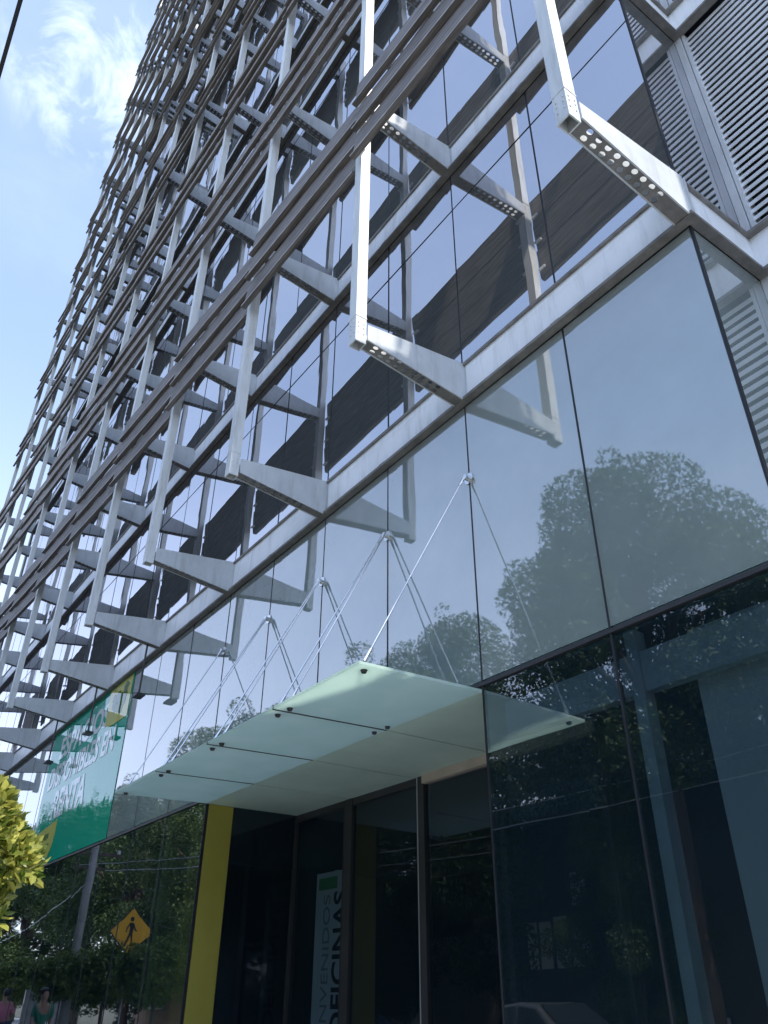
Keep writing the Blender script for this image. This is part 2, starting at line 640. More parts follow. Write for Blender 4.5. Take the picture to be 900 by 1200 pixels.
HB = BAY / 2
items = []
up_me = [pane_mesh(HB, BH + 0.01, FH - 0.012, M['glass_up'], 50 + i) for i in range(6)]
low_me = [pane_mesh(HB, TR + 0.03, ZB - 0.012, M['glass_low'], 80 + i) for i in range(6)]
door_me = [pane_mesh(HB, 0.05, TR - 0.03, M['glass_door'], 90 + i) for i in range(4)]
for h in range(NB * 2):
    x = XC - HB * (h + 1)
    for f in range(NF):
        z = zband(f)
        c = [(x + HB / 2, 0, z + 2), (x, 0, z + 0.5), (x, 0, z + 3.4)]
        if inview(c, 120):
            items.append((size_in_view(c[0], 3.8), up_me[(h * 7 + f * 3) % 6], (x, 0, z)))
    items.append((size_in_view((x, 0, 5), 3.4), low_me[(h * 5) % 6], (x, 0, 0)))
    if not (2 <= h < 6):
        items.append((size_in_view((x, 0, 2), 4.5), door_me[h % 4], (x, 0, 0)))
spread('window_pane', items)

# vertical glazing joints, one per half bay, and the horizontal joint under every floor beam
for h in range(0, NB * 2 + 1):
    x = XC - HB * h
    bm = bmesh.new()
    wj = 0.008
    z0 = 0.0 if not (3 <= h <= 5) else TR
    box(bm, x - wj, x + wj, -0.0035, 0.03, z0, ZTOP - 0.6)
    part('glazing_joint', bm, M['joint'], bld)
for f in range(0, NF):
    z = zband(f) + FH - 0.62
    if not inview([(X(k), 0, z) for k in range(NB + 1)], 50):
        continue
    bm = bmesh.new()
    box(bm, XL, XC, -0.0045, 0.02, z - 0.006, z + 0.006)
    part('horizontal_joint', bm, M['joint'], bld)
bm = bmesh.new()
box(bm, XL, XC, -0.010, 0.05, TR - 0.015, TR + 0.015)
part('transom', bm, M['dark'], bld)

# --- floor beams wrapping the corner
for f in range(NF + 1):
    z = zband(f)
    bm = bmesh.new()
    box(bm, XL, XC + 0.03, -0.035, -0.006, z + 0.03, z + BH - 0.03)
    box(bm, XC + 0.006, XC + 0.0299, -0.006, YW - 0.05, z + 0.03, z + BH - 0.03)
    box(bm, XC + 0.03, XR, YW - 0.08, YW - 0.05, z + 0.03, z + BH - 0.03)
    web = part('floor_beam', bm, M['white'], bld)
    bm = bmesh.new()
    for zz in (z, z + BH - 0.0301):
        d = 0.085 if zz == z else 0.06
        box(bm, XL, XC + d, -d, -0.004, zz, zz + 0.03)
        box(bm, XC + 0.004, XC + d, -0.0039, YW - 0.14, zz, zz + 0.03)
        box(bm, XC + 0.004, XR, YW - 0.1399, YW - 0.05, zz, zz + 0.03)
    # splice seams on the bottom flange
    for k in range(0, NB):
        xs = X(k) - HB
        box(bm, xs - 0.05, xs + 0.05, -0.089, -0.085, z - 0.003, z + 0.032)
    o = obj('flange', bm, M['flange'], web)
    o.data.transform(Matrix.Translation(-Vector(bld.location)))

# --- brackets
def bracket_mesh():
    bm = bmesh.new()
    hw, th, Lb = 0.068, 0.012, 1.17
    zb0, zb1, zt0, zt1 = 0.0, BH, 0.150, 0.335
    for s in (-1, 1):
        x0, x1 = (s * hw, s * (hw - th)) if s < 0 else (hw - th, hw)
        hexa(bm, [(x0, -Lb, zt0), (x1, -Lb, zt0), (x1, -0.038, zb0), (x0, -0.038, zb0),
                  (x0, -Lb, zt1), (x1, -Lb, zt1), (x1, -0.038, zb1), (x0, -0.038, zb1)])

    def zat(y):
        return zt0 + (zb0 - zt0) * (y + Lb) / (Lb - 0.038) + 0.006

    def plate(y0, y1, xa, xb, zf=zat):
        hexa(bm, [(xa, y0, zf(y0)), (xb, y0, zf(y0)), (xb, y1, zf(y1)), (xa, y1, zf(y1)),
                  (xa, y0, zf(y0) + 0.008), (xb, y0, zf(y0) + 0.008), (xb, y1, zf(y1) + 0.008), (xa, y1, zf(y1) + 0.008)])
    xi = hw - th
    y = -1.10
    pitch = 0.088
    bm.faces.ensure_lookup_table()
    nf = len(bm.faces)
    plate(-Lb, y, -xi, xi)
    while y < -0.34:
        for (xa, xb) in ((-xi, 0), (0, xi)):
            cx, cy_ = (xa + xb) / 2, y + pitch / 2
            n = 16
            inner, outer = [], []
            for k in range(n):
                a = 2 * math.pi * k / n
                ca, sa = math.cos(a), math.sin(a)
                px, py = cx + 0.021 * ca, cy_ + 0.026 * sa
                inner.append((bm.verts.new((px, py, zat(py))), bm.verts.new((px, py, zat(py) + 0.008))))
                s_ = 1 / max(abs(ca), abs(sa))
                px, py = cx + (xb - xa) / 2 * ca * s_, cy_ + pitch / 2 * sa * s_
                outer.append((bm.verts.new((px, py, zat(py))), bm.verts.new((px, py, zat(py) + 0.008))))
            for k in range(n):
                q = (k + 1) % n
                bm.faces.new((inner[k][0], inner[q][0], outer[q][0], outer[k][0]))
                bm.faces.new((inner[k][1], outer[k][1], outer[q][1], inner[q][1]))
                bm.faces.new((inner[k][0], inner[k][1], inner[q][1], inner[q][0]))
        y += pitch
    plate(y, -0.038, -xi, xi)
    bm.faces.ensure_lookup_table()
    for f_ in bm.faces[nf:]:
        f_.material_index = 1  # bottom plate coloured dark to stand in for the shade under the bracket
    # end plate at the wall
    box(bm, -0.085, 0.085, -0.0379, -0.0355, 0.032, BH - 0.032)
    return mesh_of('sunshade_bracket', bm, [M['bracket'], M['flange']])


br_me = bracket_mesh()
items = []
for k in range(NB + 1):
    for f in range(NF):
        z = zband(f)
        if inview([(X(k), -0.1, z + 0.2), (X(k), -1.2, z + 0.2)], 260):
            items.append((size_in_view((X(k), -0.6, z), 0.4), br_me, (X(k), 0, z)))
spread('sunshade_bracket', items)

# --- posts at the bracket tips
for k in range(NB + 1):
    bm = bmesh.new()
    x, z0 = X(k), ZB + 0.10
    hw, t_ = 0.056, 0.011
    yc = -1.235
    # hollow square section so that the open lower end shows
    box(bm, x - hw, x + hw, yc - hw, yc - hw + t_, z0, ZTOP)
    box(bm, x - hw, x + hw, yc + hw - t_, yc + hw, z0, ZTOP)
    box(bm, x - hw, x - hw + t_, yc - hw + t_, yc + hw - t_, z0, ZTOP)
    box(bm, x + hw - t_, x + hw, yc - hw + t_, yc + hw - t_, z0, ZTOP)
    for f in range(NF):
        z = zband(f)
        for zz in ([z + 0.40] if f == 0 else [z + 0.02, z + 0.40]):        # sleeve plates where the post is bolted to a bracket
            box(bm, x - hw - 0.004, x + hw + 0.004, yc - hw - 0.004, yc + hw + 0.004, zz, zz + 0.012)
        for zz in (0.20, 0.27, 0.32):
            for sx in (-0.03, 0.03):
                box(bm, x + sx - 0.006, x + sx + 0.006, yc - hw - 0.006, yc - hw - 0.0005, z + zz, z + zz + 0.012)
                box(bm, x + hw + 0.0005, x + hw + 0.006, yc + sx - 0.006, yc + sx + 0.006, z + zz, z + zz + 0.012)
    part('sunshade_post', bm, M['post'], bld)


# --- slatted sunshade panels between posts, three overlapping boards each
def shade_mesh(seed):
    r_ = random.Random(seed)
    bm = bmesh.new()
    Ls = 2.42
    for b in range(3):
        zc = 2.60 + 0.48 * b
        hgt = 0.475
        x0 = 0.0 + r_.uniform(-0.015, 0.015)
        x1 = x0 + Ls
        yl, yr = -1.355 + r_.uniform(-0.01, 0.01), -1.245 + r_.uniform(-0.01, 0.01)
        dz = r_.uniform(-0.012, 0.012)
        sl = -0.02
        prof = [(-0.036, 0.0), (-0.066, 0.010), (-0.066, 0.030), (-0.030, 0.050), (0.004, hgt - 0.01), (0.016, hgt), (0.030, hgt - 0.01), (0.010, 0.05), (0.0, 0.0)]
        A = [bm.verts.new((x0, yl + p[0], zc + p[1] - sl)) for p in prof]
        B = [bm.verts.new((x1, yr + p[0], zc + p[1] + dz + sl)) for p in prof]
        n = len(prof)
        for i in range(n):
            bm.faces.new((A[i], B[i], B[(i + 1) % n], A[(i + 1) % n])).material_index = 2 if i == 1 else 0
        bm.faces.new(A[::-1])
        bm.faces.new(B)
    # support arms that carry the boards off the posts
    for xx, yy in ((0.02, -1.35), (Ls - 0.05, -1.245)):
        for b in range(3):
            n0 = len(bm.faces)
            zz = 2.60 + 0.48 * b + 0.12
            box(bm, xx, xx + 0.10, yy + 0.022, yy + 0.05, zz, zz + 0.025)
            bm.faces.ensure_lookup_table()
            for f_ in bm.faces[n0:]:
                f_.material_index = 1
    return mesh_of('slatted_sunshade', bm, [M['board'], M['white'], M['edge']])


sh_me = [shade_mesh(300 + i) for i in range(7)]
items = []
for k in range(NB):
    for f in range(NF):
        z = zband(f)
        xl = X(k + 1)
        pts = [(xl, -1.3, z + 2.6), (xl + BAY, -1.3, z + 2.6), (xl + BAY / 2, -1.3, z + 3.4), (xl + BAY, -1.3, z + 4.1)]
        if inview(pts, 260):
            items.append((size_in_view((xl + 1.2, -1.3, z + 3.3), 3.0), sh_me[(k * 3 + f * 5) % 7], (xl + 0.03, 0, z)))
spread('slatted_sunshade', items)

# --- inside of the upper floors, ends and roof
bm = bmesh.new()
box(bm, XL + 0.1, XC - 0.75, 0.75, 11.8, TR + 0.4, ZTOP - 0.7)
part('core', bm, M['core'], bld)
bm = bmesh.new()
for f in range(NF + 1):
    z = zband(f)
    box(bm, XL + 0.1, XC - 0.03, 0.04, 0.749, z + 0.05, z + BH - 0.05)
part('floor_slab', bm, M['core'], bld)
bm = bmesh.new()
box(bm, XL - 0.35, XL, -0.03, 12, 0, ZTOP)
part('end_wall', bm, M['endwall'], bld)
bm = bmesh.new()
box(bm, XL, XC, 0.02, 12, ZTOP - 0.69, ZTOP - 0.4)
part('roof', bm, M['endwall'], bld)
# pale backing close behind the spandrel glazing of the first level
bm = bmesh.new()
box(bm, XL + 0.1, XC - 0.12, 0.30, 0.33, TR + 0.06, ZB + 0.04)
part('spandrel_backing', bm, M['blinds'], bld)

# --- glazed return at the corner and the set-back louvred wing
for f in range(-1, 5):
    z0, z1 = (TR + 0.03, ZB - 0.012) if f < 0 else (zband(f) + BH + 0.01, zband(f) + FH - 0.012)
    bm = bmesh.new()
    box(bm, XC - 0.014, XC, 0.016, YW - 0.07, z0, z1)
    part('return_pane', bm, M['glass_up'] if f >= 0 else M['glass_low'], bld)
bm = bmesh.new()
box(bm, XC - 0.014, XC, 0.016, YW - 0.07, 0.05, TR - 0.03)
part('return_pane', bm, M['glass_door'], bld)
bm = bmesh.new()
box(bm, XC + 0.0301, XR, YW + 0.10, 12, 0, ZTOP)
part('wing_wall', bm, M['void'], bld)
pitch = 0.0865
for f in range(-2, NF):
    if f == -2:
        z0, z1 = 0.0, TR - 0.05
    elif f == -1:
        z0, z1 = TR + 0.05, ZB
    else:
        z0, z1 = zband(f) + BH, zband(f) + FH
    if not inview([(XC, YW, z0), (XC, YW, z1), (XR, YW, z0)], 700):
        continue
    bm = bmesh.new()
    n = round((z1 - z0 - 0.01) / 0.0865)
    pitch = (z1 - z0 - 0.01) / n
    for i in range(n):
        z = z0 + 0.012 + i * pitch
        # z-shaped blade: sloping face with small top lip
        prof = [(0.0, 0.0), (0.003, -0.004), (0.008, 0.0), (0.011, 0.036), (0.060, 0.062), (0.060, 0.067), (0.003, 0.043)]
        A = [bm.verts.new((XC + 0.10, YW - 0.02 + p[0], z + p[1])) for p in prof]
        B = [bm.verts.new((XR - 0.02, YW - 0.02 + p[0], z + p[1])) for p in prof]
        for q in range(len(prof)):
            r_ = (q + 1) % len(prof)
            bm.faces.new((A[q], B[q], B[r_], A[r_]))
        bm.faces.new(A[::-1])
        bm.faces.new(B)
    part('louvre_panel', bm, M['louver'], bld)
    bm = bmesh.new()
    box(bm, XC + 0.002, XC + 0.065, YW - 0.068, YW + 0.10, z0 + 0.002, z1 - 0.002)
    box(bm, XC + 0.075, XC + 0.105, YW - 0.055, YW + 0.10, z0 + 0.002, z1 - 0.002)
    part('louvre_frame', bm, M['louver'], bld)

# --- ground floor: entrance recess, inner rooms
RX0, RX1, RY = X(3) + 0.0, X(1) + 0.0, 1.27         # recess between -9.335 and -4.295
ZC = 3.60
xs = [RX0 + (RX1 - RX0) * i / 4 for i in range(5)]
for i in range(4):
    bm = bmesh.new()
    box(bm, xs[i] + 0.011, xs[i + 1] - 0.011, -0.003, RY + 0.01, ZC - 0.012, ZC + 0.012)
    part('recess_soffit', bm, M['soffit'], bld)
bm = bmesh.new()
box(bm, RX0, RX1, 0.06, RY + 0.6, ZC + 0.02, ZC + 0.05)
part('soffit_backing', bm, M['joint'], bld)
bxs = [RX0 + 0.02, -8.08, -6.70, -5.50, RX1]
for i in range(4):
    bm = bmesh.new()
    box(bm, bxs[i] + 0.03, bxs[i + 1] - 0.03, RY, RY + 0.012, 0.04, ZC - 0.10)
    part('entrance_pane', bm, M['glass_entry'], bld)
for i, xx in enumerate(bxs):
    bm = bmesh.new()
    wd = (0.02, 0.075, 0.05, 0.03, 0.02)[i]
    box(bm, xx - wd, xx + wd, RY - 0.03, RY + 0.05, 0, ZC - 0.013)
    dp = part('door_post', bm, M['dark'], bld)
    bm = bmesh.new()
    box(bm, xx - wd - 0.012, xx - wd - 0.001, RY - 0.035, RY - 0.02, 0, ZC - 0.02)
    s_ = obj('trim_strip', bm, M['alu'] if i == 2 else M['dark'], dp)
    s_.data.transform(Matrix.Translation(-Vector(bld.location)))
bm = bmesh.new()
box(bm, RX0, -6.76, RY - 0.02, RY + 0.04, ZC - 0.09, ZC - 0.013)
part('door_header', bm, M['dark'], bld)
bm = bmesh.new()
box(bm, -6.64, RX1, RY - 0.06, RY + 0.04, ZC - 0.10, ZC - 0.013)
part('door_header', bm, M['header'], bld)['label'] = 'pale wooden header over the right door'
bm = bmesh.new()
box(bm, RX0 - 0.006, RX0 + 0.006, 0.37, RY - 0.03, 0.03, ZC - 0.02)
part('entrance_side_pane', bm, M['glass_entry'], bld)
bm = bmesh.new()
box(bm, RX1 - 0.006, RX1 + 0.006, 0.03, RY - 0.03, 0.03, ZC - 0.02)
part('entrance_side_pane', bm, M['glass_entry'], bld)
bm = bmesh.new()
box(bm, RX0 - 0.42, RX0 + 0.008, 0.035, 0.36, 0, ZC - 0.014)
part('yellow_column', bm, M['yellow'], bld)['label'] = 'yellow painted column at the left side of the entrance'
bm = bmesh.new()
box(bm, -10.95, -10.62, 0.10, 0.45, 0, TR)
part('inner_column', bm, M['olive'], bld)['label'] = 'olive green column behind the glass left of the yellow one'
bm = bmesh.new()
box(bm, -3.015, -2.93, 0.10, 0.2, 0, TR)
part('inner_column', bm, M['greycol'], bld)
bm = bmesh.new()
box(bm, -2.929, XC - 0.12, 0.12, 0.2, 3.24, 3.50)
box(bm, RX1 + 0.1, -3.016, 0.12, 0.2, 3.24, 3.50)
part('inner_beam', bm, M['greycol'], bld)
bm = bmesh.new()
box(bm, -2.62, XC - 0.10, 0.21, 0.25, 0.02, 3.56)
part('inner_panel', bm, M['teal'], bld)
bm = bmesh.new()
box(bm, XC - 0.08, XC - 0.06, 0.03, YW, 0.02, TR - 0.03)
part('inner_wall_or_added_sheet', bm, M['inwall'], bld)  # unseen dark sheet, added to block bright light through the return glass
bm = bmesh.new()
box(bm, XL + 0.02, XC - 0.1, 6.8, 7.0, 0, TR)
box(bm, XC - 0.1, XC - 0.05, YW, 7.0, 0, TR)
box(bm, -14.2, -14.0, 1.2, 6.8, 0, TR - 0.02)
part('inner_wall_or_added_sheet', bm, M['inwall'], bld)
bm = bmesh.new()
box(bm, XL + 0.02, XC - 0.02, 0.03, 7.0, 0.002, 0.02)
part('inner_floor', bm, M['infloor'], bld)
bm = bmesh.new()
box(bm, XL + 0.02, XC - 0.02, 0.16, 7.0, TR + 0.02, TR + 0.06)
part('inner_ceiling', bm, M['inwall'], bld)

# ------------------------------------------------------------------ glass canopy on rods
CY0 = -1.13
can = empty('entrance_canopy', ((RX0 + RX1) / 2, 0, ZC),
            'frosted green glass canopy over the entrance, hung on thin steel rods', 'canopy')
for i in range(4):
    bm = bmesh.new()
    g = 0.011
    hexa(bm, [(xs[i] + g, CY0, ZC - 0.035), (xs[i + 1] - g, CY0, ZC - 0.035), (xs[i + 1] - g, -0.006, ZC - 0.011), (xs[i] + g, -0.006, ZC - 0.011),
              (xs[i] + g, CY0, ZC - 0.013), (xs[i + 1] - g, CY0, ZC - 0.013), (xs[i + 1] - g, -0.006, ZC + 0.011), (xs[i] + g, -0.006, ZC + 0.011)])
    part('glass_panel', bm, M['frosted'], can)
for i in range(1, 4):
    bm = bmesh.new()
    hexa(bm, [(xs[i] - 0.0105, CY0 + 0.002, ZC - 0.037), (xs[i] + 0.0105, CY0 + 0.002, ZC - 0.037), (xs[i] + 0.0105, -0.008, ZC - 0.013), (xs[i] - 0.0105, -0.008, ZC - 0.013),
              (xs[i] - 0.0105, CY0 + 0.002, ZC - 0.016), (xs[i] + 0.0105, CY0 + 0.002, ZC - 0.016), (xs[i] + 0.0105, -0.008, ZC + 0.008), (xs[i] - 0.0105, -0.008, ZC + 0.008)])
    part('panel_seal', bm, M['joint'], can)
ZA = 5.555
for i in range(5):
    x = xs[i]
    bm = bmesh.new()
    tube(bm, [(x, 0.0, ZA), (x, -0.014, ZA)], 0.055, 20)
    tube(bm, [(x, -0.014, ZA), (x, -0.06, ZA)], 0.026, 14)
    an = part('wall_anchor', bm, M['steel'], can, smooth=False)
    for s in (-1, 1):
        if (i == 0 and s < 0) or (i == 4 and s > 0):
            continue
        xe = x + s * 0.10
        a = Vector((x + s * 0.025, -0.055, ZA - 0.01))
        e = Vector((xe, CY0 + 0.10, ZC + 0.03))
        bm = bmesh.new()
        tube(bm, [a, e], 0.0075, 8)
        d = (e - a).normalized()
        tube(bm, [a, a + d * 0.10], [0.016, 0.011], 8)
        tube(bm, [e - d * 0.12, e], [0.011, 0.016], 8)
        part('suspension_rod', bm, M['steel'], can)
        bm = bmesh.new()
        tube(bm, [(xe, CY0 + 0.10, ZC - 0.055), (xe, CY0 + 0.10, ZC - 0.034)], [0.018, 0.026], 14)
        tube(bm, [(xe, CY0 + 0.10, ZC - 0.012), (xe, CY0 + 0.10, ZC + 0.03)], [0.028, 0.012], 14)
        part('point_fixing', bm, M['dark'], can)
    if i not in (3,):
        continue
    for s in (-1, 1):
        if (i == 0 and s < 0) or (i == 4 and s > 0):
            continue
        bm = bmesh.new()
        tube(bm, [(x + s * 0.10, -0.07, ZC - 0.032), (x + s * 0.10, -0.07, ZC - 0.013)], [0.018, 0.024], 14)
        part('point_fixing', bm, M['dark'], can)

# ------------------------------------------------------------------ hanging rods below the floor beam
where = ['thin dark hanging rod light nearest the glass canopy, just right of the green banner',
         'thin dark hanging rod light in front of the top right of the green banner',
         'thin dark hanging rod light furthest left, before the middle of the green banner']
for i, k in enumerate((4, 5, 6)):
    x, y = X(k) - 0.02, -0.26
    o = empty('hanging_light', (x, y, ZB), where[i], 'hanging light', 'rod lights hanging under the beam')
    bm = bmesh.new()
    tube(bm, [(x, y, ZB + 0.03), (x, y, ZB - 0.80)], 0.016, 8)
    part('rod', bm, M['dark'], o)
    bm = bmesh.new()
    box(bm, x - 0.11, x + 0.11, y - 0.07, y + 0.07, ZB - 0.835, ZB - 0.80)
    box(bm, x - 0.03, x + 0.03, y - 0.03, y + 0.03, ZB - 0.80, ZB - 0.77)
    part('lamp_head', bm, M['dark'], o)


# ------------------------------------------------------------------ green banner behind the glass
def place_text(body, size, bold, x, y, z, width=None, mat=None, parent=None, name='lettering', rot=0.0, align='LEFT'):
    bm = text_bm(body, size, bold, align)
    if width:
        xsv = [v.co.x for v in bm.verts]
        s = width / (max(xsv) - min(xsv))
        bmesh.ops.scale(bm, verts=bm.verts, vec=(s, 1, 1))
    bmesh.ops.transform(bm, verts=bm.verts, matrix=Matrix.Translation((x, y, z)) @ Matrix.Rotation(R(90), 4, 'X') @ Matrix.Rotation(rot, 4, 'Z'))
    return part(name, bm, mat, parent)


ban = empty('vinyl_banner', (-15.4, 0.05, TR),
            'large green banner with white lettering and yellow tags, on the glass left of the canopy', 'banner')
bm = bmesh.new()
nx, nz = 24, 14
for a in range(nx):
    for b in range(nz):
        pass
grid = [[bm.verts.new((-17.9 + 4.83 * a / nx, -0.010 + 0.0008 * math.sin(a * 1.1 + b * 0.7), TR + 0.03 + 2.71 * b / nz)) for b in range(nz + 1)] for a in range(nx + 1)]
for a in range(nx):
    for b in range(nz):
        bm.faces.new((grid[a][b], grid[a + 1][b], grid[a + 1][b + 1], grid[a][b + 1]))
sh = part('banner_sheet', bm, M['banner_green'], ban)
sh.modifiers.new('thickness', 'SOLIDIFY').thickness = 0.003
place_text('ESPACIOS', 0.60, 0.018, -17.2, -0.0145, 5.72, 3.0, M['banner_white'], ban)
place_text('DISPONIBLES EN', 0.60, 0.018, -17.6, -0.0145, 5.16, 4.0, M['banner_white'], ban)
place_text('RENTA', 0.74, 0.024, -16.85, -0.0145, 4.50, 2.05, M['banner_white'], ban)
bm = bmesh.new()
prism_y(bm, [(-13.12, 6.36), (-14.30, 6.36), (-14.28, 5.78), (-14.2, 5.68), (-14.0, 5.64), (-13.12, 5.62)], -0.018, -0.0145)
tg = part('yellow_tag', bm, M['banner_yellow'], ban)
bm = bmesh.new()
r_ = random.Random(5)
for i in range(16):
    cx, cz = -13.7 + 0.30 * math.sin(i * 0.9) + r_.uniform(-0.08, 0.08), 6.02 + 0.02 * (i - 8) + r_.uniform(-0.06, 0.06)
    prism_y(bm, [(cx + r_.uniform(0.08, 0.17) * math.cos(a), cz + r_.uniform(0.06, 0.12) * math.sin(a)) for a in [2 * math.pi * q / 7 for q in range(7)]], -0.0205 - 0.0001 * i, -0.0185)
t_ = obj('lettering', bm, M['tagink'], tg)  # map-like printed blot on the tag, not letters
t_.data.transform(Matrix.Translation(-Vector(ban.location)))
bm = bmesh.new()
prism_y(bm, [(-17.9, 3.72), (-16.75, 3.72), (-16.45, 3.78), (-16.28, 3.95), (-16.22, 4.2), (-16.24, 4.42), (-17.9, 4.30)], -0.018, -0.0145)
tg = part('yellow_tag', bm, M['banner_yellow'], ban)
for row, (z, h, n) in enumerate(((4.12, 0.12, 11), (3.98, 0.06, 14), (3.87, 0.06, 13))):
    bm = bmesh.new()
    x = -17.6
    for i in range(n):
        wv = r_.uniform(0.05, 0.11)
        box(bm, x, x + wv * 0.75, -0.0205, -0.0185, z + 0.02 * (i % 3 == 1), z + h)
        x += wv
    t_ = obj('lettering', bm, M['tagink'], tg)
    t_.data.transform(Matrix.Translation(-Vector(ban.location)))

# ------------------------------------------------------------------ welcome banner inside the entrance
WX, WY = -9.09, 1.46
wb = empty('roll_up_banner', (WX + 0.4, WY, 0.02), 'pale grey upright banner with vertical dark lettering inside the entrance glass', 'banner')
bm = bmesh.new()
box(bm, WX, WX + 0.80, WY, WY + 0.006, 0.25, 2.89)
part('banner_sheet', bm, M['bannergrey'], wb)
bm = bmesh.new()
box(bm, WX - 0.02, WX + 0.82, WY - 0.12, WY + 0.12, 0.02, 0.12)
box(bm, WX + 0.39, WX + 0.42, WY + 0.01, WY + 0.03, 0.121, 2.90)
part('stand', bm, M['alu'], wb)
bm = bmesh.new()
box(bm, WX + 0.06, WX + 0.47, WY - 0.004, WY - 0.0005, 2.70, 2.83)
part('green_block', bm, pmat('green_ink', (0.06, 0.22, 0.07), 0.6), wb)
place_text('BIENVENIDOS', 0.21, 0.0, WX + 0.33, WY - 0.004, 1.00, 1.62, M['greyink'], wb, rot=R(90))
place_text('OFICINAS', 0.38, 0.008, WX + 0.68, WY - 0.004, 1.20, 1.46, M['black'], wb, rot=R(90))
place_text('B', 0.17, 0.003, WX + 0.77, WY - 0.004, 2.68, None, M['black'], wb, rot=R(90))


# ------------------------------------------------------------------ trees
def leaf_cloud(bm, centers, n, size, r_, flat=0.0, pointed=False):
    """n leaves scattered in the clumps (cx, cy, cz, rx, rz)."""
    tot = sum(c[3] ** 2 * c[4] for c in centers)
    for c in centers:
        cnt = int(n * c[3] ** 2 * c[4] / tot)
        for _ in range(cnt):
            while True:
                v = Vector((r_.uniform(-1, 1), r_.uniform(-1, 1), r_.uniform(-1, 1)))
                if 0.05 < v.length < 1:
                    break
            v = v.normalized() * (v.length ** 0.55)
            p = Vector((c[0] + v.x * c[3], c[1] + v.y * c[3], c[2] + v.z * c[4]))
            s = size * r_.uniform(0.65, 1.35)
            q = Euler((r_.uniform(-1.2, 1.2), r_.uniform(-1.2, 1.2), r_.uniform(0, 6.28))).to_matrix()
            if pointed:
                up_ = (v.normalized() * 0.8 + Vector((r_.uniform(-1, 1), r_.uniform(-1, 1), r_.uniform(-0.3, 1.2)))).normalized()
                ax = up_.cross(Vector((r_.uniform(-1, 1), r_.uniform(-1, 1), r_.uniform(-1, 1)))).normalized()
                nn = up_.cross(ax)
                pts = [p, p + up_ * s * 0.35 + ax * s * 0.26 + nn * s * 0.06, p + up_ * s * 0.75 + ax * s * 0.2 + nn * s * 0.03, p + up_ * s - nn * s * 0.1,
                       p + up_ * s * 0.75 - ax * s * 0.2 + nn * s * 0.03, p + up_ * s * 0.35 - ax * s * 0.26 + nn * s * 0.06]
                mid1 = bm.verts.new(p + up_ * s * 0.38 - nn * s * 0.03)
                mid2 = bm.verts.new(p + up_ * s * 0.75 - nn * s * 0.06)
                V = [bm.verts.new(a) for a in pts]
                bm.faces.new((V[0], V[1], mid1))
                bm.faces.new((V[1], V[2], mid2, mid1))
                bm.faces.new((V[2], V[3], mid2))
                bm.faces.new((V[3], V[4], mid2))
                bm.faces.new((V[4], V[5], mid1, mid2))
                bm.faces.new((V[5], V[0], mid1))
            else:
                pts = [(-0.5, 0, 0), (0, -0.27, 0.05), (0.55, 0, 0), (0, 0.27, 0.05)]
                bm.faces.new([bm.verts.new(p + q @ (Vector(a) * s)) for a in pts])


def tree_meshes(seed, h, rad, nleaf, lsize, mat, low=0.35, nclump=34, spires=()):
    r_ = random.Random(seed)
    tb = bmesh.new()
    hb = h * low
    tube(tb, [(0, 0, 0), (0.05, 0.03, hb * 0.5), (0.02, -0.05, hb), (-0.1, 0.06, h * 0.62), (0.05, 0.02, h * 0.86)],
         [0.026 * h, 0.021 * h, 0.018 * h, 0.011 * h, 0.003 * h], 10)
    cl = []
    for i in range(nclump):
        a = r_.uniform(0, 6.283)
        t = r_.random()
        zz = hb + (h - hb) * (0.05 + 0.92 * t)
        env = math.sin(math.pi * min(1, 0.14 + 0.80 * t)) ** 0.7
        rr = rad * env * r_.uniform(0.35, 0.92)
        c = (rr * math.cos(a), rr * math.sin(a), zz)
        cr_ = rad * r_.uniform(0.20, 0.38)
        cl.append((*c, cr_, cr_ * r_.uniform(0.6, 0.95)))
        if i % 2 == 0:
            b0 = Vector((0, 0, hb + (zz - hb) * 0.45))
            mid = b0.lerp(Vector(c), 0.5) + Vector((0, 0, 0.06 * h * r_.random()))
            tube(tb, [b0, mid, c], [0.008 * h, 0.005 * h, 0.0015 * h], 6)
    # a few loose twigs at the rim
    for i in range(nclump // 2):
        c = r_.choice(cl)
        d = Vector((c[0], c[1], c[2] - (hb + (h - hb) * 0.45))).normalized()
        e = Vector(c[:3]) + d * c[3] * r_.uniform(0.8, 1.35)
        cl.append((e.x, e.y, e.z, c[3] * 0.38, c[3] * 0.42))
    for sx_, sy_, st in spires:                     # upright leaders that break the round outline
        for q in range(4):
            cl.append((sx_ + r_.uniform(-0.15, 0.15), sy_ + r_.uniform(-0.15, 0.15), h * st - 0.55 * q, 0.28 + 0.14 * q, 0.42))
        tube(tb, [(sx_ * 0.5, sy_ * 0.5, h * (st - 0.3)), (sx_, sy_, h * st)], [0.05, 0.01], 6)
    lb = bmesh.new()
    leaf_cloud(lb, cl, nleaf, lsize, r_)
    return mesh_of('trunk', tb, M['bark'], True), mesh_of('crown', lb, mat)


def put_tree(meshes, loc, rz, s, label, group='street trees'):
    o = empty('street_tree', loc, label, 'tree', group)
    o.rotation_euler.z = rz
    o.scale = s
    link('trunk', meshes[0], o)
    link('crown', meshes[1], o)
    return o


